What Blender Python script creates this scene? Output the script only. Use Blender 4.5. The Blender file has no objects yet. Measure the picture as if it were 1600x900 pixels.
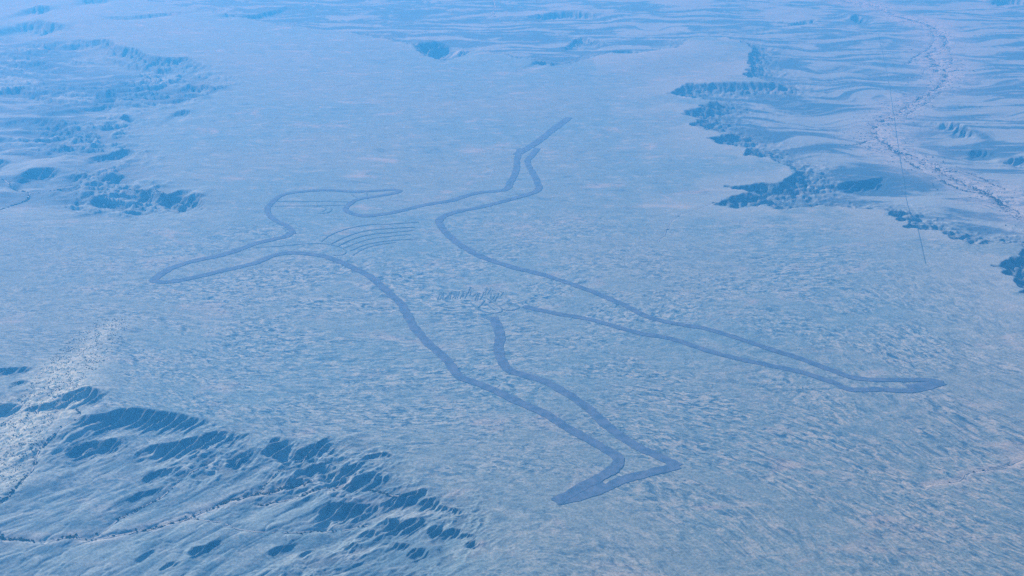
import bpy, math
import numpy as np

QUALITY = 1.0          # mesh density of the ground sheet
rng = np.random.default_rng(7)
C = bpy.context.scene.collection

# ------------------------------------------------------------------ camera geometry
CAM_H = 1600.0
PITCH = math.radians(21.8)
F = 1800.0             # focal length in units of a 1600-wide frame
SP, CP = math.sin(PITCH), math.cos(PITCH)

def ray(px, py):
    px = np.asarray(px, float) - 800.0
    py = 450.0 - np.asarray(py, float)
    return px, F*CP + py*SP, -F*SP + py*CP

def ground(px, py, z=0.0):
    dx, dy, dz = ray(px, py)
    t = (CAM_H - z)/(-dz)
    return np.stack([dx*t, dy*t], -1)

# ------------------------------------------------------------------ noise
P = rng.permutation(256).astype(np.int32)
P = np.concatenate([P, P])
GA = rng.random(256)*2*np.pi
GX, GY = np.cos(GA).astype(np.float32), np.sin(GA).astype(np.float32)

def gnoise(x, y):
    x = np.asarray(x, np.float64); y = np.asarray(y, np.float64)
    xf = np.floor(x); yf = np.floor(y)
    xi = xf.astype(np.int64) & 255; yi = yf.astype(np.int64) & 255
    fx = (x-xf).astype(np.float32); fy = (y-yf).astype(np.float32)
    u = fx*fx*fx*(fx*(fx*6-15)+10); v = fy*fy*fy*(fy*(fy*6-15)+10)
    x1 = (xi+1) & 255; y1 = (yi+1) & 255
    def g(ix, iy, dx, dy):
        h = P[P[ix]+iy]
        return GX[h]*dx + GY[h]*dy
    a = g(xi, yi, fx, fy); b = g(x1, yi, fx-1, fy)
    c = g(xi, y1, fx, fy-1); d = g(x1, y1, fx-1, fy-1)
    ab = a+(b-a)*u; cd = c+(d-c)*u
    return (ab+(cd-ab)*v)*1.5

def fbm(x, y, scale, octv=3, seed=0.0, gain=0.5):
    s = 0; a = 1.0; f = 1.0/scale
    for k in range(octv):
        s = s + a*gnoise(x*f+seed*13.7+k*5.3, y*f+seed*7.1+k*9.1)
        a *= gain; f *= 2.03
    return s

def sstep(a, b, x):
    t = np.clip((x-a)/(b-a), 0, 1)
    return t*t*(3-2*t)

# ------------------------------------------------------------------ plan geometry helpers
def resample(pts, step, smooth=True):
    pts = np.asarray(pts, float)
    if smooth and len(pts) > 2:
        P0 = np.vstack([2*pts[0]-pts[1], pts, 2*pts[-1]-pts[-2]])
        out = []
        for i in range(1, len(P0)-2):
            p0, p1, p2, p3 = P0[i-1], P0[i], P0[i+1], P0[i+2]
            # centripetal Catmull-Rom
            t0 = 0; t1 = t0+max(np.linalg.norm(p1-p0), 1e-3)**.5
            t2 = t1+max(np.linalg.norm(p2-p1), 1e-3)**.5
            t3 = t2+max(np.linalg.norm(p3-p2), 1e-3)**.5
            t = np.linspace(t1, t2, 9)[:-1, None]
            A1 = (t1-t)/(t1-t0)*p0+(t-t0)/(t1-t0)*p1
            A2 = (t2-t)/(t2-t1)*p1+(t-t1)/(t2-t1)*p2
            A3 = (t3-t)/(t3-t2)*p2+(t-t2)/(t3-t2)*p3
            B1 = (t2-t)/(t2-t0)*A1+(t-t0)/(t2-t0)*A2
            B2 = (t3-t)/(t3-t1)*A2+(t-t1)/(t3-t1)*A3
            out.append((t2-t)/(t2-t1)*B1+(t-t1)/(t2-t1)*B2)
        out.append(pts[-1:])
        pts = np.vstack(out)
    seg = np.linalg.norm(np.diff(pts, axis=0), axis=1)
    s = np.concatenate([[0], np.cumsum(seg)])
    n = max(2, int(s[-1]/step)+1)
    q = np.linspace(0, s[-1], n)
    return np.stack([np.interp(q, s, pts[:, 0]), np.interp(q, s, pts[:, 1])], -1)

def polydist(x, y, pts, rmax):
    """distance, signed side and arc length to a polyline, for points within rmax"""
    lo = pts.min(0)-rmax; hi = pts.max(0)+rmax
    idx = np.nonzero((x > lo[0]) & (x < hi[0]) & (y > lo[1]) & (y < hi[1]))[0]
    X = x[idx]; Y = y[idx]
    best = np.full(len(idx), 1e18); side = np.zeros(len(idx)); arc = np.zeros(len(idx))
    s0 = 0.0
    for i in range(len(pts)-1):
        a, b = pts[i], pts[i+1]
        d = b-a; L = np.hypot(*d)
        if L < 1e-6: continue
        l2 = a-rmax; 
        sel = np.nonzero((X > min(a[0], b[0])-rmax) & (X < max(a[0], b[0])+rmax) &
                         (Y > min(a[1], b[1])-rmax) & (Y < max(a[1], b[1])+rmax))[0]
        if len(sel):
            wx = X[sel]-a[0]; wy = Y[sel]-a[1]
            t = np.clip((wx*d[0]+wy*d[1])/(L*L), 0, 1)
            ex = wx-t*d[0]; ey = wy-t*d[1]
            q = ex*ex+ey*ey
            m = q < best[sel]
            ms = sel[m]
            best[ms] = q[m]
            side[ms] = np.sign(d[0]*wy[m]-d[1]*wx[m])
            arc[ms] = s0+t[m]*L
        s0 += L
    d = np.sqrt(best)
    k = d < rmax
    return idx[k], d[k], side[k], arc[k], s0

def inside(x, y, poly):
    r = np.zeros(len(x), bool)
    n = len(poly)
    for i in range(n):
        x0, y0 = poly[i]; x1, y1 = poly[(i+1) % n]
        c = ((y0 > y) != (y1 > y))
        if y1 != y0:
            r ^= c & (x < (x1-x0)*(y-y0)/(y1-y0)+x0)
    return r

# ------------------------------------------------------------------ landforms (traced, then placed on the ground)
RIM = [(-900, -130), (-200, -75), (60, -25), (300, 12), (420, 34), (500, 46), (555, 50), (610, 62), (646, 68), (662, 86), (690, 91),
       (720, 84), (745, 77), (800, 86), (838, 95), (865, 103), (905, 98), (955, 80), (1000, 82), (1060, 72), (1080, 58),
       (1130, 58), (1168, 67), (1174, 80), (1164, 93), (1174, 103), (1163, 117), (1190, 123), (1212, 128),
       (1140, 128), (1070, 130), (1047, 145), (1075, 151), (1118, 157), (1095, 168), (1056, 178),
       (1088, 184), (1078, 195), (1100, 204), (1140, 208), (1104, 216), (1122, 226), (1172, 230), (1165, 243), (1200, 247), (1232, 262),
       (1238, 272), (1215, 285), (1134, 291), (1172, 300), (1135, 308), (1118, 321), (1150, 327), (1190, 320), (1222, 329),
       (1290, 323), (1340, 326), (1385, 330), (1380, 337), (1420, 346), (1425, 355), (1452, 359), (1472, 361), (1490, 375), (1520, 384),
       (1590, 381), (1600, 388), (1556, 415), (1585, 434), (1600, 458), (1700, 500), (1850, 560), (2200, 640)]
RIMG = ground([p[0] for p in RIM], [p[1] for p in RIM], 0.0)
RIMPOLY = np.vstack([RIMG, [[60000, 2600], [60000, 60000], [-60000, 60000], [-60000, RIMG[0, 1]]]])

LOWC = [(-200, 640), (60, 600), (150, 632), (250, 652), (350, 668), (440, 680), (520, 690), (600, 712), (650, 735),
        (700, 775), (738, 815), (735, 850), (640, 930), (500, 1050), (-300, 1200)]
LOWCG = ground([p[0] for p in LOWC], [p[1] for p in LOWC], 0.0)
LOWL = [(-400, 20), (30, 42), (120, 55), (220, 88), (330, 118), (345, 146), (240, 170), (200, 215), (215, 245), (220, 285), (330, 318), (200, 345), (-400, 345)]
LOWLG = ground([p[0] for p in LOWL], [p[1] for p in LOWL], 0.0)

# crest lines of the short scarps: points, apparent height of the face, run-out length
SC = [
 # lower left hills
 ([(92, 676), (118, 656), (150, 648), (200, 651), (255, 657), (300, 664), (345, 672)], 30, 170),
 ([(98, 704), (118, 693), (160, 690), (208, 686)], 27, 130),
 ([(205, 703), (245, 700), (290, 694), (345, 686), (398, 690)], 26, 130),
 ([(352, 728), (372, 716), (398, 711)], 20, 100),
 ([(398, 718), (416, 714), (424, 700), (440, 691)], 30, 100),
 ([(452, 715), (480, 709), (502, 703), (516, 691)], 22, 90),
 ([(470, 736), (495, 729), (522, 726)], 19, 80),
 ([(495, 744), (530, 740), (556, 736), (572, 731)], 22, 80),
 ([(532, 762), (560, 752), (585, 750), (606, 744)], 24, 80),
 ([(442, 760), (458, 750), (484, 750)], 15, 80),
 ([(560, 728), (600, 720), (625, 716)], 8, 60),
 ([(598, 778), (625, 770), (650, 766), (680, 761)], 22, 80),
 ([(650, 782), (668, 775), (692, 778)], 18, 60),
 ([(680, 784), (705, 790), (730, 802)], 10, 60),
 ([(484, 806), (498, 794), (540, 790), (580, 790), (608, 793)], 27, 100),
 ([(600, 812), (625, 804), (650, 803), (675, 804)], 26, 80),
 ([(664, 820), (680, 815), (694, 814)], 20, 60),
 ([(688, 826), (706, 822), (728, 827)], 17, 60),
 ([(716, 832), (735, 832), (748, 836)], 9, 50),
 ([(555, 836), (580, 828), (600, 832)], 12, 60),
 ([(532, 852), (550, 846), (572, 854)], 10, 50),
 ([(612, 846), (625, 838), (645, 838)], 14, 50),
 ([(632, 862), (645, 850), (665, 848)], 18, 50),
 ([(724, 850), (734, 840), (742, 838)], 14, 40),
 ([(288, 862), (300, 853), (318, 851), (338, 842), (352, 838)], 16, 70),
 ([(412, 862), (428, 854), (445, 850), (460, 838)], 13, 60),
 ([(462, 866), (478, 858), (500, 856)], 8, 50),
 ([(205, 872), (225, 862), (245, 852)], 7, 60),
 ([(245, 888), (262, 874), (285, 872)], 8, 60),
 ([(215, 752), (235, 738), (262, 732), (288, 728)], 12, 80),
 ([(195, 782), (215, 768), (240, 762), (262, 752)], 8, 80),
 # left edge
 ([(-60, 580), (0, 577), (40, 574), (68, 571)], 14, 130),
 ([(15, 597), (30, 594), (48, 594)], 8, 80),
 ([(-80, 632), (0, 626), (50, 623)], 24, 160),
 ([(98, 613), (118, 609), (140, 606), (158, 613), (174, 621)], 22, 120),
 ([(38, 632), (70, 626), (88, 626)], 10, 80),
 # upper left breakaways
 ([(22, 42), (45, 38), (80, 44), (120, 51)], 13, 500),
 ([(60, 70), (95, 65), (130, 66), (168, 68), (192, 80), (216, 84), (240, 96), (268, 99), (294, 99), (320, 108), (352, 120)], 12, 400),
 ([(150, 82), (190, 92), (235, 104), (280, 110), (320, 122)], 6, 300),
 ([(30, 92), (70, 95), (95, 108)], 6, 300),
 ([(272, 137), (300, 135), (325, 137), (352, 144)], 9, 350),
 ([(260, 155), (290, 152), (320, 158)], 6, 300),
 ([(40, 18), (70, 15), (92, 18)], 9, 500),
 ([(120, 4), (150, 2), (185, 3)], 7, 600),
 ([(145, 31), (200, 31), (260, 25), (320, 20)], 4, 400),
 ([(300, 30), (340, 24), (400, 14), (460, 4)], 5, 500),
 ([(20, 184), (50, 181), (78, 184), (105, 196), (130, 212), (150, 218)], 9, 300),
 ([(0, 132), (40, 140), (80, 152), (120, 163)], 6, 300),
 ([(140, 140), (170, 142), (215, 150)], 6, 300),
 ([(160, 160), (180, 160), (190, 172)], 12, 260),
 ([(185, 190), (195, 186), (208, 186)], 9, 200),
 ([(270, 181), (288, 179), (305, 181)], 7, 220),
 ([(105, 228), (125, 227), (145, 229)], 6, 250),
 ([(125, 249), (155, 246), (185, 242), (196, 239), (225, 245)], 8, 250),
 ([(-60, 248), (0, 250), (30, 254)], 16, 300),
 ([(25, 272), (60, 266), (105, 268)], 14, 400),
 ([(105, 279), (130, 277), (152, 276)], 6, 200),
 ([(150, 283), (170, 281), (200, 277)], 8, 180),
 ([(215, 306), (232, 303), (250, 304)], 9, 140),
 ([(250, 316), (275, 309), (305, 308)], 8, 140),
 ([(290, 316), (308, 313), (322, 318)], 8, 120),
 ([(122, 311), (134, 309), (146, 310)], 7, 150),
 ([(132, 325), (150, 316), (170, 311)], 11, 150),
 ([(205, 322), (220, 320), (240, 320)], 6, 120),
 # far rim and the plain beyond
 ([(196, 300), (225, 303), (252, 311), (280, 312), (312, 318), (330, 330)], 9, 160),
 ([(262, 317), (290, 322), (310, 326)], 7, 120),
 ([(548, 50), (580, 56), (620, 62)], 5, 300),
 ([(645, 64), (675, 62), (706, 61)], 19, 420),
 ([(712, 73), (725, 71), (740, 72)], 6, 300),
 ([(798, 84), (808, 82), (820, 84)], 6, 250),
 ([(840, 93), (852, 92), (868, 95)], 9, 260),
 ([(880, 60), (910, 57), (950, 62)], 9, 600),
 ([(820, 24), (880, 18), (960, 22)], 11, 900),
 ([(940, 72), (980, 70), (1010, 74)], 7, 500),
 ([(1260, 30), (1270, 28), (1280, 33)], 8, 400),
 ([(1325, 26), (1340, 22), (1355, 26)], 10, 400),
 ([(1540, 3), (1580, -2), (1640, 4)], 8, 700),
 ([(1470, 186), (1490, 190), (1515, 200), (1530, 214)], 14, 300),
 ([(1510, 232), (1535, 231), (1560, 236)], 9, 250),
 ([(1560, 246), (1585, 243), (1640, 240)], 10, 250),
 ([(1290, 296), (1320, 288), (1350, 284), (1380, 272)], 13, 300),
]

# creeks: points, width in metres, scrub density, depth of the bed
CREEKS = {
 'main': ([(1290, -20), (1320, 0), (1360, 6), (1400, 22), (1448, 37), (1466, 48), (1478, 62), (1466, 74), (1450, 84), (1461, 94), (1461, 108),
           (1476, 114), (1466, 134), (1440, 150), (1412, 168), (1385, 182), (1366, 197), (1366, 208), (1380, 217), (1398, 230),
           (1430, 240), (1470, 263), (1520, 285), (1558, 306), (1600, 332), (1700, 385)], 26, 1.7, 4),
 'braid_a': ([(1450, 38), (1458, 55), (1452, 72), (1430, 86), (1412, 98), (1392, 97)], 10, .5, 2),
 'braid_b': ([(1461, 96), (1444, 108), (1430, 118), (1395, 121)], 10, .6, 2),
 'braid_c': ([(1400, 232), (1425, 253), (1455, 268), (1500, 290), (1545, 300), (1580, 330), (1640, 370)], 12, .8, 2),
 'braid_d': ([(1410, 178), (1440, 163), (1470, 142)], 9, .5, 2),
 'far': ([(770, -5), (774, 8), (772, 22), (790, 34)], 22, .4, 3),
 'left': ([(-60, 262), (0, 276), (24, 290), (60, 297), (95, 299), (140, 293), (200, 298), (250, 310), (300, 322)], 9, 1.1, 3),
 'left_b': ([(46, 297), (38, 312), (15, 324), (-20, 338)], 8, 1.1, 2),
 'valley': ([(-80, 832), (0, 838), (60, 839), (150, 835), (220, 822), (290, 806), (340, 786), (400, 770), (430, 764), (480, 752)], 9, 1.6, 4),
 'valley_b': ([(290, 806), (340, 812), (400, 828), (470, 826), (540, 820), (575, 818)], 7, .7, 3),
 'valley_c': ([(140, 832), (200, 796), (260, 766), (292, 742), (330, 722)], 6, .6, 3),
 'valley_d': ([(400, 770), (425, 746), (470, 722), (492, 710)], 5, .9, 3),
 'valley_e': ([(402, 784), (450, 779), (500, 766), (545, 756)], 6, .7, 3),
 'valley_f': ([(575, 770), (598, 775), (620, 772)], 4, .6, 2),
 'swamp_edge': ([(-40, 800), (0, 782), (30, 758), (60, 705), (90, 675), (118, 648), (122, 630)], 6, 1.0, 2),
 'east': ([(1445, 754), (1465, 751), (1498, 748), (1515, 736), (1560, 730), (1600, 716), (1680, 690)], 3.5, .08, 1.2),
 'braid_e': ([(1466, 50), (1482, 70), (1486, 92), (1478, 110), (1500, 106), (1530, 108)], 10, .5, 2),
 'braid_f': ([(1370, 210), (1340, 222), (1310, 226)], 9, .5, 2),
 'braid_g': ([(1470, 263), (1500, 262), (1530, 270), (1570, 290)], 10, .7, 2),
 'plateau_rill': ([(1030, 378), (1060, 354), (1090, 344), (1115, 333), (1135, 325)], 4, .03, .8),
}
SWAMP = [(-80, 820), (-60, 700), (30, 622), (70, 575), (120, 525), (165, 498), (208, 498), (190, 545), (150, 585), (105, 625), (72, 672), (40, 735), (0, 775)]

# ------------------------------------------------------------------ height of the ground
def broad(x, y):
    z = 5*fbm(x, y, 1800, 2, 1) + 1.2*fbm(x, y, 330, 2, 2)
    ins = inside(x, y, RIMPOLY)
    z = np.array(z, float)
    fl = np.zeros(len(x)); 
    return z, ins

def height(x, y, masks=False, flat=None):
    x = np.asarray(x, float); y = np.asarray(y, float)
    n = len(x)
    r = np.hypot(x, y)
    z = 5*fbm(x, y, 1800, 2, 1) + 1.4*fbm(x, y, 330, 2, 2)
    rock_shade = np.zeros(n); low = np.zeros(n)
    # wobble of the rims
    wob = 22*fbm(x, y, 150, 3, 3)+60*fbm(x, y, 600, 1, 4)
    flut = fbm(x, y, 55, 2, 5)
    # --- big lowland on the far right and beyond
    ins = inside(x, y, RIMPOLY)
    sd = np.where(ins, 1500.0, -1500.0)
    idx, d, sg, arc, L = polydist(x, y, RIMG, 1500.0)
    sd[idx] = np.where(ins[idx], d, -d)
    sdw = sd + wob*.5*np.clip(1-np.abs(sd)/600, 0, 1) + (22*flut+26*fbm(x, y, 95, 2, 17))*np.clip(1-np.abs(sd)/300, 0, 1)
    sp_ = np.clip(sdw, 0, None)
    rib = fbm(x+.3*y, y-.3*x, 42, 3, 16)
    depth = 68*(.74*(1-np.exp(-sp_/(78*(1+.75*rib)))) + .26*sstep(60, 900, sdw))
    hills = np.clip(sd/500, 0, 1)*(5*fbm(x*.8, y, 420, 6, 6) + 8*fbm(x, y, 1500, 2, 7))
    z = z - depth + hills - 4*np.exp(-((sd+5)/40)**2)*0
    feather = 60+100*(.5+fbm(x*.35, y*1.6, 60, 3, 19))
    rock_shade = np.maximum(rock_shade, sstep(-6, 8, sdw)*np.exp(-sp_/np.clip(feather, 30, 400)))  # rim face and foot darkened, fading out as shade would
    low = np.maximum(low, sstep(0, 300, sd))
    # --- lowland under the lower-left hills
    def basin(poly, dep, w, R):
        ii = inside(x, y, poly)
        s = np.where(ii, R, -R)
        cl = np.vstack([poly, poly[:1]])
        k, dd, _, _, _ = polydist(x, y, cl, R)
        s[k] = np.where(ii[k], dd, -dd)
        s = s+wob
        return dep*sstep(-w*.3, w, s), s
    dz, sC = basin(LOWCG, 34, 420, 900.0)
    z = z-dz; low = np.maximum(low, .6*sstep(-40, 160, sC))
    u1 = .7*x+.72*y; v1 = .72*x-.7*y
    rill = 1-np.abs(fbm(u1*.4+25*fbm(x, y, 130, 2, 18), v1, 105, 4, 8, .55))*2.2
    z = z + sstep(-30, 250, sC)*(5.5*fbm(u1*.4, v1, 170, 5, 9, .45) - 2.6*np.clip(rill, 0, 1)**2.5)
    rid = 1-np.abs(fbm(u1*.8+30*fbm(x, y, 150, 2, 60), v1*1.2, 78, 4, 61, .5))*1.9
    mk = np.exp(-((sC-150)/190)**2)*sstep(-150, 40, sC)*np.clip(.3+1.2*fbm(x, y, 330, 2, 62)+sstep(-900, -350, x)*.8, 0, 1.4)
    z = z + 6.5*mk*(np.clip(rid, 0, 1)-.5)
    rock_shade = np.maximum(rock_shade, .45*np.clip(mk, 0, 1)*sstep(.55, .1, rid))
    dz, sL = basin(LOWLG, 38, 900, 1800.0)
    z = z-dz; low = np.maximum(low, .9*sstep(-100, 600, sL))
    z = z + sstep(0, 700, sL)*(7*fbm(x*.5, y, 260, 4, 10))
    rid = 1-np.abs(fbm(x*.55+80*fbm(x, y, 400, 2, 63), y, 230, 5, 64, .55))*2.0
    mk = sstep(-250, 250, sL)*np.clip(.6+1.3*fbm(x, y, 1100, 2, 65), .15, 1.2)
    z = z + 24*mk*(np.clip(rid, 0, 1)**1.5-.5)
    rock_shade = np.maximum(rock_shade, .5*np.clip(mk, 0, 1)*sstep(.5, .05, rid))
    # --- short scarps
    for pts, app, run in SC_G:
        if pts[:, 1].mean() > 4500 and pts[:, 0].mean() < 0: app = app*1.35
        idx, d, sg, arc, L = polydist(x, y, pts, min(run, 260)*3+160)
        if not len(idx): continue
        dist = np.hypot(pts[:, 0].mean(), pts[:, 1].mean())
        slant = math.hypot(dist, CAM_H); sdp = CAM_H/slant; cdp = dist/slant
        h = app*slant/(F*(cdp+1.5*sdp))*(.76 if dist < 4600 else 1.08); spf = 1.0 if dist < 4600 else .5
        w = 1.35*h; run = min(run, 2.6*w)
        tg = pts[-1]-pts[0]; tg = tg/np.hypot(*tg)
        X = x[idx]; Y = y[idx]
        u = X*tg[0]+Y*tg[1]; v = Y*tg[0]-X*tg[1]
        tt = ((X-pts[0, 0])*tg[0]+(Y-pts[0, 1])*tg[1])/np.hypot(*(pts[-1]-pts[0]))
        u = .80*X-.60*Y+.35*h*gnoise(X/(h*1.8), Y/(h*1.8)+3)
        def tri(q):
            q = q-np.floor(q); return 1-2*np.abs(q-.5)
        lam = h*.95+9
        q1 = u/lam+.35*gnoise(X/(lam*2.2)+9, Y/(lam*2.2))
        rb = .68*tri(q1)**1.9+.32*tri(q1*2.6+.4)**1.4
        amp = .8+.4*gnoise(X/(lam*3), Y/(lam*3))
        fl0 = gnoise(X/(h*2+10), Y/(h*2+10))
        e = sstep(-.03, .26, tt+.10*fl0)*sstep(-.03, .42, 1-tt+.10*fl0)
        down = sg < 0
        near = np.exp(-(d/(2.3*w))**2)
        dd = d*(1-near)+d*near/(.6+1.2*rb*amp)+h*.10*fl0*near
        dd = np.clip(dd, 0, None)
        prof = (1-np.exp(-dd/w))*np.exp(-np.clip(dd-w*.9, 0, None)/run)*1.12
        up = .30*np.exp(-(d/(run*.8)))
        z[idx] += np.where(down, h*e*(up-prof*.95), h*e*up)
        t_ = d/w; z[idx] += np.where(down, h*e*.85*spf*(rb*amp-.33)*t_*np.exp(1-t_*1.05)*np.exp(-(t_/3.2)**4), 0)
        rk = np.where(down, e*sstep(0, h*.2, dd)*np.exp(-dd/(w*.8)), 0)  # face below the crest darkened, shade put into the colour
        rock_shade[idx] = np.maximum(rock_shade[idx], rk)
    # --- creek beds
    scrub = np.zeros(n); pale = np.zeros(n)
    for key, (pts, wd, den, dep) in CREEK_G.items():
        R = wd*4+30
        idx, d, sg, arc, L = polydist(x, y, pts, R)
        z[idx] -= dep*np.exp(-(d/(wd*.9+4))**2)
    # --- pale flood plains
    for key, R in (('main', 300.0), ('valley', 45.0), ('east', 26.0), ('valley_e', 22.0)):
        idx, d, sg, arc, L = polydist(x, y, CREEK_G[key][0], R*2)
        d = d+wob[idx]*R/120
        pale[idx] = np.maximum(pale[idx], np.exp(-(d/(R*.62))**2))
    sw = inside(x, y, SWAMP_G)
    idx, d, sg, arc, L = polydist(x, y, np.vstack([SWAMP_G, SWAMP_G[:1]]), 300)
    s = np.where(sw, 300.0, -300.0); s[idx] = np.where(sw[idx], d, -d)
    swamp = sstep(-70, 110, s+wob*1.6)
    z = z + swamp*.8*fbm(x, y, 14, 2, 11)
    # --- micro relief, graded smooth under the lines of the figure
    flatm = np.zeros(n)
    for pts, wd in LINES_G:
        idx, d, sg, arc, L = polydist(x, y, pts, wd+8)
        flatm[idx] = np.maximum(flatm[idx], 1-sstep(wd*.5+.5, wd*.5+5, d))
    wx = x+50*fbm(x, y, 420, 2, 12); wy = y+70*fbm(x, y, 500, 2, 13)
    mr = fbm(wx*.45, wy, 17, 2, 14)
    z = z + (1-flatm)*(1-.5*low)*(1-sstep(6000, 9000, r))*.55*mr*(.4+.6*mott(x, y))
    if masks:
        wq = 120*fbm(x, y, 700, 2, 50)
        sR = fbm(x/4+.5*wq, y+2*wq+.04*x, 170, 6, 51, .62)
        sC = fbm(u1/5, v1+.5*wq, 46, 5, 52, .6)
        stripe = np.clip(.5-(.13+.10*(x < -900))*(x < 900)*(y > 4600)*sstep(-200, 400, np.maximum(sL, sd))+.85*np.where(x < -300, np.where(y < 3600, sC, sR), sR), 0, 1)
        rimpale = np.exp(-np.clip(-sd, 0, None)/260)*(sd < 0)*(x > 600)*(y < 11000)*sstep(.0, .3, .25+fbm(x, y, 500, 3, 53))
        phi = y+210*fbm(x, y, 1500, 2, 70)+16*fbm(x, y, 300, 2, 72)+.42*(x-100)*sstep(-300, 500, x)*sstep(4600, 2700, y)+.25*(x+300)*sstep(0, -900, x)*sstep(4600, 3000, y)
        psi = x+200*fbm(x, y, 1500, 2, 71)
        return z, rock_shade, low, pale, swamp, flatm, stripe, rimpale, phi, psi
    return z

def mott(x, y):
    """how strongly the plateau surface is patterned"""
    q = np.exp(-(((x-700)/2300)**2+((y-3300)/1500)**2))
    q2 = np.exp(-(((x+900)/900)**2+((y-3700)/900)**2))
    return np.clip(q+q2*.8+.25*fbm(x, y, 900, 2, 15), 0, 1)

# region base heights used to place traced marks on the lowered ground
def zguess(px, py):
    if px > 1040 and py < 390: return -55
    if py < 60 and px > 400: return -55
    if px < 620 and py > 650: return -25
    if px < 330 and py < 340: return -25
    return 0
def to_ground(pts, zf=None):
    return np.array([ground(p[0], p[1], zguess(*p) if zf is None else zf) for p in pts])

SC_G = [(resample(to_ground(p), 25), a, r) for p, a, r in SC]
CREEK_G = {k: (resample(to_ground(v[0]), 22), v[1], v[2], v[3]) for k, v in CREEKS.items()}
for k in CREEK_G:                       # wandering of the beds
    p, a, b, c = CREEK_G[k]
    p = p + np.stack([fbm(p[:, 0], p[:, 1], 90, 2, 20), fbm(p[:, 0], p[:, 1], 90, 2, 21)], -1)*(8+a*.5)
    CREEK_G[k] = (p, a, b, c)
SWAMP_G = to_ground(SWAMP, -12)

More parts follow.
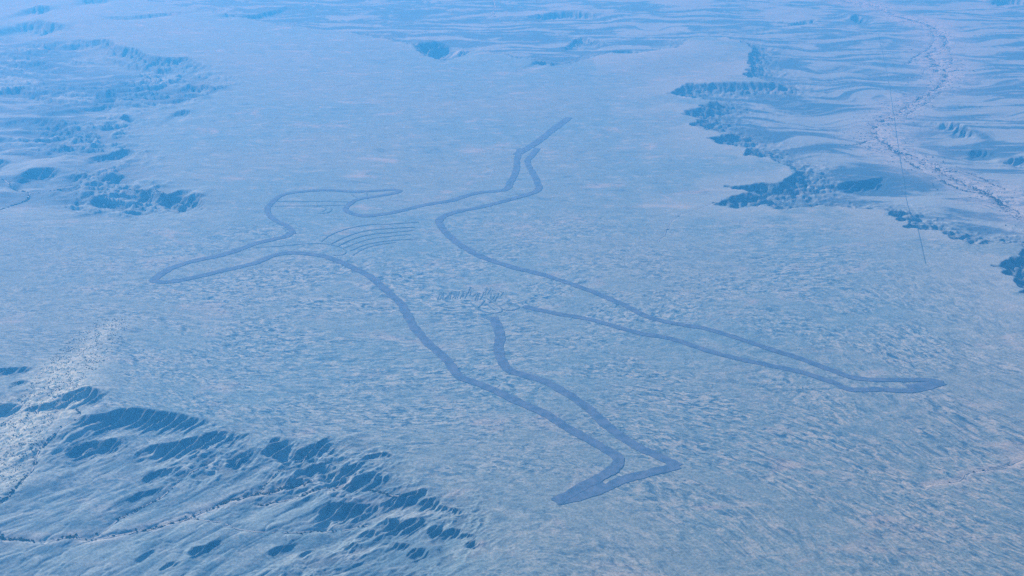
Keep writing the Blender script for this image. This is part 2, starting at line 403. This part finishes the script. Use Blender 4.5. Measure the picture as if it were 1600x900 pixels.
# ------------------------------------------------------------------ the figure drawn on the ground
W = 33.0
HATCH = []
for k_ in range(26):
    a_ = 683+k_*3.9; b_ = 468-.25*k_ if k_ < 12 else 465+5*math.sin(k_*.9)
    HATCH.append([(a_+4+2*math.sin(k_*2.3), b_-9-3*math.sin(k_*1.7)), (a_, b_+2*math.sin(k_*3.1))])
    if k_ % 3 == 0: HATCH.append([(a_+3, b_-12), (a_+10, b_-10)])
FIG = {   # part name -> list of (label, pieces, width)
 'throwing_stick': [('straight dark stick held above the raised hand', [[(889, 184), (862, 205), (829, 230), (806, 243)]], 46)],
 'arm': [('raised arm reaching up to the throwing stick',
          [[(812, 233), (808, 250), (806, 268), (798, 284), (788, 297), (745, 302), (705, 314), (662, 321), (630, 329), (600, 335), (572, 338), (551, 335)],
           [(840, 233), (832, 243), (824, 253), (832, 271), (839, 284), (840, 298), (800, 311), (750, 324), (712, 332), (692, 339), (686, 346), (690, 356)]], W),
         ('lowered arm ending in a pointed loop',
          [[(456, 364), (445, 370), (422, 375), (400, 380), (350, 397), (300, 407), (262, 420), (237, 438)],
           [(237, 437), (255, 439), (287, 435), (337, 424), (400, 410), (425, 400), (450, 395), (482, 397), (506, 400)]], W)],
 'head': [('long profile of a head with projecting hair knot',
          [[(551, 335), (540, 328), (548, 318), (560, 312), (595, 306), (619, 302), (624, 299), (612, 297), (590, 298), (550, 300), (520, 298), (482, 299), (442, 305),
            (427, 315), (418, 325), (420, 335), (431, 345), (446, 352), (456, 360), (457, 366)]], 27)],
 'body_line': [('curving line of the back', [[(506, 400), (530, 409), (555, 420), (575, 430), (595, 446), (610, 460), (625, 473), (635, 490), (647, 512)]], W),
               ('curving line of the chest', [[(690, 356), (700, 367), (720, 383), (750, 400), (800, 417), (850, 430)]], W)],
 'leg': [('near leg with a long pointed foot',
          [[(647, 512), (670, 537), (695, 560), (710, 580), (722, 592), (745, 600), (775, 612), (800, 625), (850, 647), (887, 669), (925, 690), (950, 704), (966, 716),
            (962, 729), (940, 744), (905, 763), (868, 784)],
           [(886, 777), (915, 767), (945, 755)],
           [(868, 785), (920, 772), (975, 749), (1020, 737), (1060, 727)],
           [(1060, 728), (1036, 716), (1000, 700), (955, 671), (920, 640), (887, 617), (850, 597), (815, 586), (797, 580), (783, 562), (779, 545), (781, 525), (775, 507), (770, 496)]], W),
         ('far leg stretched towards the right',
          [[(818, 479), (875, 491), (912, 497), (950, 507), (1000, 521), (1050, 530), (1087, 542), (1125, 554), (1200, 570), (1250, 580), (1300, 596), (1327, 607), (1375, 607), (1420, 609),
            (1448, 604), (1474, 596)],
           [(1418, 603), (1445, 599), (1470, 597)],
           [(1474, 596), (1450, 592), (1400, 592), (1340, 590), (1300, 577), (1250, 559), (1200, 544), (1150, 527), (1100, 513), (1050, 505), (1012, 495), (975, 477), (940, 462), (900, 447), (850, 430)]], 28)],
 'chest_stripe': [(None, [q], 6.5) for q in (
     [(502, 377), (517, 367), (545, 357), (580, 351), (612, 350), (654, 347)],
     [(517, 381), (540, 370), (570, 361), (607, 357), (648, 355)],
     [(527, 385), (545, 376), (575, 367), (612, 363), (646, 360)],
     [(538, 387), (556, 380), (580, 373), (610, 369), (642, 366)],
     [(547, 392), (572, 382), (612, 376), (652, 373)],
     [(551, 399), (570, 388), (595, 382), (618, 379)])],
 'shoulder_line': [('thin line across the shoulder', [[(400, 386), (430, 385), (462, 382), (507, 381), (528, 385), (540, 391), (536, 398), (520, 399)]], 5.5)],
 'headband': [(None, [[(430, 315), (480, 315), (547, 316)]], 5), (None, [[(425, 322), (470, 322), (545, 321)]], 5)],
 'eye': [('curved marks of the eye', [[(488, 324), (500, 323), (509, 327), (503, 331)], [(516, 324), (518, 328), (510, 333), (496, 333)]], 5)],
 'face_line': [(None, [[(549, 304), (562, 312)]], 6), (None, [[(572, 300), (574, 309)]], 6)],
 'armband': [(None, [[(438, 353), (446, 351)], [(442, 357), (450, 354)], [(445, 360), (453, 357)], [(447, 364), (456, 361)]], 5)],
 'waist_cloth': [('looping scribbled marks at the waist', [
     [(735, 473), (748, 484), (768, 490), (782, 488), (783, 482), (772, 474), (760, 466)], [(783, 484), (800, 485), (811, 481), (806, 476), (792, 474)],
     [(757, 469), (752, 476), (745, 482)], [(763, 478), (772, 484)], [(688, 478), (700, 481), (710, 482)]], 5.5), (None, HATCH, 3.2)],
}
FIG_G = []
for part, items in FIG.items():
    for lab, pieces, wd in items:
        FIG_G.append((part, lab, [resample(to_ground(q, 0), 9) for q in pieces], wd))
LINES_G = [(q, wd) for _, _, qs, wd in FIG_G for q in qs]

# ------------------------------------------------------------------ material helpers
def new_mat(name):
    m = bpy.data.materials.new(name); m.use_nodes = True
    nt = m.node_tree; b = nt.nodes['Principled BSDF']
    b.inputs['Roughness'].default_value = 1.0
    b.inputs['Specular IOR Level'].default_value = 0.08
    return m, nt, b

class N:
    def __init__(s, nt): s.nt = nt
    def node(s, t, **kw):
        n = s.nt.nodes.new(t)
        for k, v in kw.items(): setattr(n, k, v)
        return n
    def link(s, a, b): s.nt.links.new(a, b)
    def attr(s, name):
        n = s.node('ShaderNodeAttribute'); n.attribute_name = name; return n.outputs['Fac']
    def pos(s): return s.node('ShaderNodeNewGeometry').outputs['Position']
    def mapping(s, vec, scale, loc=(0, 0, 0), rot=0):
        n = s.node('ShaderNodeMapping'); s.link(vec, n.inputs['Vector'])
        n.inputs['Scale'].default_value = scale; n.inputs['Location'].default_value = loc
        n.inputs['Rotation'].default_value = (0, 0, rot); return n.outputs[0]
    def noise(s, vec, scale=1.0, detail=3, rough=.55, dist=0):
        n = s.node('ShaderNodeTexNoise'); s.link(vec, n.inputs['Vector'])
        n.inputs['Scale'].default_value = scale; n.inputs['Detail'].default_value = detail
        n.inputs['Roughness'].default_value = rough; n.inputs['Distortion'].default_value = dist
        return n.outputs['Fac'], n.outputs['Color']
    def ramp(s, fac, a, b, lo=0.0, hi=1.0):
        n = s.node('ShaderNodeMapRange'); n.interpolation_type = 'SMOOTHSTEP'
        s.link(fac, n.inputs['Value'])
        for k, v in zip(('From Min', 'From Max', 'To Min', 'To Max'), (a, b, lo, hi)): n.inputs[k].default_value = v
        return n.outputs[0]
    def math(s, op, a, b=None):
        n = s.node('ShaderNodeMath', operation=op)
        for i, v in enumerate((a, b)):
            if v is None: continue
            if isinstance(v, (int, float)): n.inputs[i].default_value = v
            else: s.link(v, n.inputs[i])
        return n.outputs[0]
    def mix(s, fac, a, b, op='MIX'):
        n = s.node('ShaderNodeMix', data_type='RGBA', blend_type=op)
        for sock, v in ((n.inputs[0], fac), (n.inputs[6], a), (n.inputs[7], b)):
            if isinstance(v, (int, float)): sock.default_value = v
            elif isinstance(v, tuple): sock.default_value = (*v, 1)
            else: s.link(v, sock)
        return n.outputs[2]
    def vadd(s, a, b, k):
        m = s.node('ShaderNodeVectorMath', operation='MULTIPLY_ADD')
        s.link(b, m.inputs[0]); m.inputs[1].default_value = (k, k, 0); s.link(a, m.inputs[2])
        return m.outputs[0]

PALE = (.30, .43, .43); MID = (.128, .275, .335); DARK = (.033, .115, .20); SAND = (.33, .45, .46); SALT = (.50, .66, .58); ROCK_SHADE = (.035, .055, .07)  # last colour: scarp stone, darkened to deepen the shade

def ground_material():
    m, nt, b = new_mat('desert_ground')
    n = N(nt); p = n.pos()
    flatp = n.mapping(p, (1, 1, 0))
    # slow bending of the banding
    _, wc = n.noise(flatp, 1/520, 2, .5)
    wp = n.vadd(flatp, wc, 190.0)
    cb = n.node('ShaderNodeCombineXYZ'); n.link(n.attr('psi'), cb.inputs[0]); n.link(n.attr('phi'), cb.inputs[1]); fp = cb.outputs[0]
    bands, _ = n.noise(n.mapping(fp, (1/29, 1/18, 0)), 1, 4, .68, .9)
    bands2, _ = n.noise(n.mapping(wp, (1/150, 1/42, 0), rot=-.1), 1, 3, .6, .4)
    spots, _ = n.noise(n.mapping(wp, (1/26, 1/16, 0), loc=(31, 7, 0)), 1, 2, .55)
    patch, _ = n.noise(n.mapping(flatp, (1/300, 1/190, 0)), 1, 6, .68, .5)
    big, _ = n.noise(flatp, 1/1500, 4, .55)
    grain, _ = n.noise(flatp, 1/7, 2, .7)
    fine, _ = n.noise(n.mapping(flatp, (1/95, 1/50, 0)), 1, 6, .75, .6)
    clump, _ = n.noise(n.mapping(fp, (1/420, 1/230, 0), loc=(5, 9, 0)), 1, 3, .6, .5)
    mo = n.math('MULTIPLY', n.attr('mottle'), n.ramp(clump, .36, .6, .25, 1.25)); low = n.attr('low'); rock_shade = n.attr('rock_shade'); pale = n.attr('pale'); sw = n.attr('swamp')
    # plateau surface
    col = n.mix(n.ramp(big, .36, .64), MID, (.17, .295, .32))
    col = n.mix(n.math('MULTIPLY', n.ramp(patch, .55, .72), .75), col, (.35, .415, .41))
    col = n.mix(n.math('MULTIPLY', n.ramp(patch, .44, .28), .45), col, DARK)
    col = n.mix(n.math('MULTIPLY', n.ramp(fine, .52, .66), .65), col, PALE)
    col = n.mix(n.math('MULTIPLY', n.ramp(fine, .47, .32), .55), col, DARK)
    k = n.ramp(bands, .50, .60); k = n.math('MULTIPLY', k, n.math('ADD', n.math('MULTIPLY', mo, .75), .10))
    col = n.mix(k, col, PALE)
    k = n.ramp(bands, .48, .37); k = n.math('MULTIPLY', k, n.math('ADD', n.math('MULTIPLY', mo, .75), .08))
    col = n.mix(k, col, DARK)
    k = n.ramp(spots, .58, .70); k = n.math('MULTIPLY', k, n.math('ADD', n.math('MULTIPLY', mo, .65), .15))
    col = n.mix(k, col, DARK)
    # lowlands: long stripes of darker stones and pale clay
    st = n.attr('stripe')
    st2, _ = n.noise(n.mapping(wp, (1/260, 1/60, 0), rot=.1), 1, 4, .6, .6)
    lc = n.mix(n.ramp(st, .2, .75), (.03, .10, .17), (.215, .36, .40))
    lc = n.mix(n.math('MULTIPLY', n.ramp(st2, .55, .7), .5), lc, SAND)
    lc = n.mix(n.math('MULTIPLY', n.ramp(st2, .45, .3), .45), lc, DARK)
    col = n.mix(n.math('MULTIPLY', low, .85), col, lc)
    col = n.mix(n.math('MULTIPLY', n.attr('rimpale'), .55), col, PALE)
    # pale flood plains
    br, _ = n.noise(n.mapping(wp, (1/60, 1/40, 0)), 1, 4, .65, .8)
    k = n.math('MULTIPLY', pale, n.ramp(br, .38, .58, .35, 1.0))
    col = n.mix(k, col, SAND)
    brd, _ = n.noise(n.mapping(wp, (1/150, 1/110, 0)), 1, 4, .6, 1.2)
    ln = n.ramp(n.math('ABSOLUTE', n.math('SUBTRACT', brd, .5)), .0, .028, 1.0, 0.0)
    col = n.mix(n.math('MULTIPLY', n.math('MULTIPLY', ln, n.ramp(pale, .3, .7)), .75), col, DARK)
    # salt swamp
    s1, _ = n.noise(flatp, 1/16, 3, .7, .4)
    sc = n.mix(n.ramp(s1, .34, .58), (.15, .30, .31), SALT)
    s2, _ = n.noise(flatp, 1/70, 3, .6, .6)
    col = n.mix(n.math('MULTIPLY', sw, n.ramp(s2, .3, .55, .55, .95)), col, sc)
    # dark scarp stone with shade painted into its colour, stripes of wash between
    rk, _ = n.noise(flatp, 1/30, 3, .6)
    col = n.mix(n.math('MULTIPLY', rock_shade, n.ramp(rk, .35, .65, .95, .6)), col, ROCK_SHADE)
    col = n.mix(n.attr('mauve'), col, (1.05, .91, .84), 'MULTIPLY')
    col = n.mix(.5, col, n.mix(n.ramp(grain, .3, .7), (0.55, .55, .55), (1.45, 1.45, 1.45)), 'MULTIPLY')
    nt.links.new(col, b.inputs['Base Color'])
    bp = n.node('ShaderNodeBump'); bp.inputs['Strength'].default_value = .6; bp.inputs['Distance'].default_value = 1.2
    n.link(bands, bp.inputs['Height']); n.link(bp.outputs[0], b.inputs['Normal'])
    return m

def simple_mat(name, c1, c2, scale, stretch=(1, 1, 0)):
    m, nt, b = new_mat(name); n = N(nt)
    f, _ = n.noise(n.mapping(n.pos(), stretch), 1/scale, 4, .6)
    nt.links.new(n.mix(n.ramp(f, .35, .65), c1, c2), b.inputs['Base Color'])
    return m

# ------------------------------------------------------------------ mesh helpers
def mesh_obj(name, verts, faces, mat, parent=None, smooth=True):
    verts = np.asarray(verts, np.float32); faces = np.asarray(faces, np.int32)
    me = bpy.data.meshes.new(name)
    me.vertices.add(len(verts)); me.vertices.foreach_set('co', verts.ravel())
    k = faces.shape[1]
    me.loops.add(faces.size); me.loops.foreach_set('vertex_index', faces.ravel())
    me.polygons.add(len(faces))
    me.polygons.foreach_set('loop_start', np.arange(0, faces.size, k, dtype=np.int32))
    me.polygons.foreach_set('loop_total', np.full(len(faces), k, np.int32))
    me.polygons.foreach_set('use_smooth', np.full(len(faces), smooth))
    me.update(calc_edges=True)
    me.materials.append(mat)
    o = bpy.data.objects.new(name, me); C.objects.link(o); o.parent = parent
    return o

def strip(pts, width, zoff, across=5, jit=.1, seed=0):
    """a ribbon lying on the ground, its edges a little uneven"""
    t = np.gradient(pts, axis=0)
    t /= np.linalg.norm(t, axis=1)[:, None]
    nrm = np.stack([-t[:, 1], t[:, 0]], -1)
    n = len(pts)
    wl = width*.5*(1+jit*2.4*fbm(pts[:, 0], pts[:, 1], 40, 3, 30+seed, .7))
    wr = width*.5*(1+jit*2.4*fbm(pts[:, 0], pts[:, 1], 40, 3, 33+seed, .7))
    rows = []
    for u in np.linspace(-1, 1, across):
        rows.append(pts+nrm*(np.where(u < 0, wl, wr)*u)[:, None])
    v = np.stack(rows, 1).reshape(-1, 2)
    z = height(v[:, 0], v[:, 1]) + zoff + 0.00012*np.hypot(v[:, 0], v[:, 1])
    V = np.column_stack([v, z])
    f = []
    for i in range(n-1):
        for j in range(across-1):
            a = i*across+j
            f.append((a, a+across, a+across+1, a+1))
    return V, np.array(f)

def merge(parts):
    vs, fs, o = [], [], 0
    for v, f in parts:
        vs.append(v); fs.append(f+o); o += len(v)
    return np.vstack(vs), np.vstack(fs)

# ------------------------------------------------------------------ ground sheet, all the way round and to the horizon
q = QUALITY
ang = np.concatenate([np.linspace(-180, -46, 40)[:-1], np.linspace(-46, -32, int(160*q))[:-1], np.linspace(-32, 32, int(1650*q)),
                      np.linspace(32, 46, int(160*q))[1:], np.linspace(46, 180, 40)[1:-1]])
rad = np.concatenate([np.linspace(.5, 1700, 30)[:-1], 1/np.linspace(1/1700, 1/14500, int(1300*q)), np.geomspace(14500, 70000, 60)[1:]])
A, R = np.meshgrid(np.radians(ang), rad, indexing='ij')
gx = (R*np.sin(A)).ravel(); gy = (R*np.cos(A)).ravel()
gz, rock_shade, low, pale, swamp, flatm, stripe, rimpale, phi, psi = height(gx, gy, True)
na, nr = len(ang), len(rad)
ia, ir = np.meshgrid(np.arange(na), np.arange(nr-1), indexing='ij')
ib = (ia+1) % na
quads = np.stack([ia*nr+ir, ia*nr+ir+1, ib*nr+ir+1, ib*nr+ir], -1).reshape(-1, 4)
verts = np.column_stack([gx, gy, gz])
GM = ground_material()
gobj = mesh_obj('ground', verts, quads, GM)
gobj['kind'] = 'structure'
me = gobj.data
for nm, arr in (('rock_shade', rock_shade), ('low', low), ('pale', pale), ('swamp', swamp), ('mottle', mott(gx, gy)), ('stripe', stripe), ('rimpale', rimpale), ('phi', phi), ('psi', psi), ('mauve', sstep(-600, 1200, gx)*sstep(3900, 2500, gy))):
    a = me.attributes.new(nm, 'FLOAT', 'POINT'); a.data.foreach_set('value', arr.astype(np.float32))
GMIN = float(gz.min())

# ------------------------------------------------------------------ the figure
graded = simple_mat('graded_soil', (.058, .135, .225), (.105, .19, .285), 28, (1, 1, 0))
c0 = ground(780, 420)
faint = simple_mat('faint_graded_soil', (.075, .17, .25), (.125, .25, .31), 24, (1, 1, 0))
root = bpy.data.objects.new('geoglyph', None); C.objects.link(root)
root.location = (c0[0], c0[1], 0)
root['label'] = 'huge outline figure of a hunter with raised stick graded into the desert plateau'
root['category'] = 'geoglyph'
cnt = 0
for part, lab, qs, wd in FIG_G:
    pcs = []
    for s in qs:
        pcs.append(strip(s, wd, .55+.05*(cnt % 9), 5 if wd > 15 else 3, .09, cnt % 7)); cnt += 1
    v, f = merge(pcs)
    v = v-np.array([c0[0], c0[1], 0])
    o = mesh_obj(part, v, f, graded if wd > 15 else faint, root)
    if lab: o['label'] = lab

# ------------------------------------------------------------------ creek beds
sandm = simple_mat('creek_sand', (.20, .29, .32), (.32, .44, .46), 30)
allc = []
for key, (pts, wd, den, dep) in CREEK_G.items():
    v, f = strip(pts, wd*(1.7 if key == 'main' else .9 if 'braid' in key else .55), .5, 4, .35, 3)
    o = mesh_obj('creek', v, f, sandm); o['kind'] = 'structure'

TRACK = resample(to_ground([(1372, 50), (1381, 90), (1389, 130), (1397, 180), (1405, 232), (1412, 275), (1422, 340), (1433, 385), (1446, 412)]), 12)
v, f = strip(TRACK, 2.0, .6, 3, .2, 5)
o = mesh_obj('track', v, f, simple_mat('track_dirt', (.06, .15, .20), (.12, .22, .26), 25)); o['kind'] = 'structure'

# ------------------------------------------------------------------ scrub along the creeks, in the swamp and over the plateau
leaf = simple_mat('scrub_leaves', (.035, .05, .03), (.075, .085, .05), 9)
px_, py_, ps_ = [], [], []
for key, (pts, wd, den, dep) in CREEK_G.items():
    L = np.linalg.norm(np.diff(pts, axis=0), axis=1).sum()
    far = np.hypot(*pts.mean(0))/3000
    m = int(L*den*.75/max(1, far*.5))
    t = rng.random(m)*(len(pts)-1); i = t.astype(int); fr = (t-i)[:, None]
    p0 = pts[i]*(1-fr)+pts[i+1]*fr
    g = np.clip(.5+1.6*fbm(p0[:, 0], p0[:, 1], 150, 3, 40), .06, 1)
    keep = rng.random(m) < g
    p0 = p0[keep]
    off = rng.normal(0, 1, p0.shape)*wd*(.30 if key == 'main' else .42)
    p0 = p0+off
    px_.append(p0[:, 0]); py_.append(p0[:, 1]); ps_.append((1.0+2.6*rng.random(len(p0))**2)*(1+.22*far))
# swamp thickets
lo, hi = SWAMP_G.min(0), SWAMP_G.max(0)
sx = rng.uniform(lo[0], hi[0], 9000); sy = rng.uniform(lo[1], hi[1], 9000)
k = inside(sx, sy, SWAMP_G) & (fbm(sx, sy, 26, 2, 41) > .02)
px_.append(sx[k]); py_.append(sy[k]); ps_.append(rng.uniform(.8, 1.9, k.sum()))
# flood plain of the main creek
pts = CREEK_G['main'][0]
m = 3800; i = rng.integers(0, len(pts), m); p0 = pts[i]+rng.normal(0, 90, (m, 2))
k = fbm(p0[:, 0], p0[:, 1], 60, 3, 42) > .16; p0 = p0[k]
px_.append(p0[:, 0]); py_.append(p0[:, 1]); ps_.append(rng.uniform(2, 4.5, len(p0)))
sx = np.concatenate(px_); sy = np.concatenate(py_); ss = np.concatenate(ps_)
k = np.hypot(sx, sy) < 15000; sx, sy, ss = sx[k], sy[k], ss[k]
sz = height(sx, sy)
BV = np.array([(1, 0, .1), (.4, .95, .0), (-.8, .6, .1), (-.85, -.55, 0), (.35, -.95, .1), (.55, .3, .85), (-.35, .45, .95), (-.1, -.5, .8)])
BF = np.array([(0, 1, 5), (1, 2, 6), (1, 6, 5), (2, 3, 6), (3, 7, 6), (3, 4, 7), (4, 0, 5), (4, 5, 7), (5, 6, 7)])
ns = len(sx)
jit = rng.uniform(.65, 1.35, (ns, len(BV), 3))
th = rng.random(ns)*6.283
bx = BV[None]*jit*ss[:, None, None]
vx = bx[..., 0]*np.cos(th)[:, None]-bx[..., 1]*np.sin(th)[:, None]+sx[:, None]
vy = bx[..., 0]*np.sin(th)[:, None]+bx[..., 1]*np.cos(th)[:, None]+sy[:, None]
vz = bx[..., 2]+sz[:, None]-.2
V = np.stack([vx, vy, vz], -1).reshape(-1, 3)
Fc = (BF[None]+(np.arange(ns)*len(BV))[:, None, None]).reshape(-1, 3)
o = mesh_obj('desert_scrub', V, Fc, leaf, smooth=False)
o['kind'] = 'stuff'; o['label'] = 'dark low scrub lining the creeks and dotting the salt swamp'; o['category'] = 'scrub'

# ------------------------------------------------------------------ air
HX, HB, HT = 72000.0, GMIN-1.0, CAM_H+25.0
hv = [(x, y, z) for z in (HB, HT) for x, y in ((-HX, -HX), (HX, -HX), (HX, HX), (-HX, HX))]
hf = [(0, 3, 2, 1), (4, 5, 6, 7), (0, 1, 5, 4), (1, 2, 6, 5), (2, 3, 7, 6), (3, 0, 4, 7)]
hm = bpy.data.materials.new('blue_haze'); hm.use_nodes = True
nt = hm.node_tree; nt.nodes.clear()
out = nt.nodes.new('ShaderNodeOutputMaterial'); vol = nt.nodes.new('ShaderNodeVolumePrincipled')
vol.inputs['Color'].default_value = (.044, .36, .83, 1)
vol.inputs['Absorption Color'].default_value = (.743, .226, .042, 1)
vol.inputs['Density'].default_value = .00013
vol.inputs['Anisotropy'].default_value = .2
nt.links.new(vol.outputs[0], out.inputs['Volume'])
hz = mesh_obj('haze', hv, hf, hm, smooth=False); hz['kind'] = 'stuff'

# ------------------------------------------------------------------ light
SUN_EL, SUN_AZ = math.radians(26), math.radians(-42)     # azimuth from +Y, negative to the left
w = bpy.data.worlds.new('World'); bpy.context.scene.world = w; w.use_nodes = True
wn = w.node_tree; bg = wn.nodes['Background']
sky = wn.nodes.new('ShaderNodeTexSky'); sky.sky_type = 'NISHITA'; sky.sun_disc = False
sky.sun_elevation = SUN_EL; sky.sun_rotation = SUN_AZ; sky.altitude = 1600
wn.links.new(sky.outputs[0], bg.inputs[0]); bg.inputs[1].default_value = .07
sl = bpy.data.lights.new('sun', 'SUN'); sl.energy = 5.0; sl.angle = math.radians(.5); sl.color = (1, .975, .93)
so = bpy.data.objects.new('sun', sl); C.objects.link(so)
from mathutils import Vector
d = Vector((math.sin(SUN_AZ)*math.cos(SUN_EL), math.cos(SUN_AZ)*math.cos(SUN_EL), math.sin(SUN_EL)))
so.rotation_euler = d.to_track_quat('Z', 'Y').to_euler()
so.location = (0, 0, 3000)

# ------------------------------------------------------------------ camera and render settings
cam = bpy.data.cameras.new('camera'); co = bpy.data.objects.new('camera', cam); C.objects.link(co)
cam.sensor_width = 36; cam.lens = 36*F/1600; cam.clip_end = 200000; cam.clip_start = 1
co.location = (0, 0, CAM_H); co.rotation_euler = (math.radians(90)-PITCH, 0, 0)
sc = bpy.context.scene; sc.camera = co
sc.render.engine = 'CYCLES'
sc.cycles.use_denoising = False
sc.cycles.volume_bounces = 2; sc.cycles.max_bounces = 4; sc.cycles.diffuse_bounces = 2
vs = sc.view_settings; vs.view_transform = 'Standard'; vs.look = 'None'; vs.gamma = 1; vs.exposure = .62
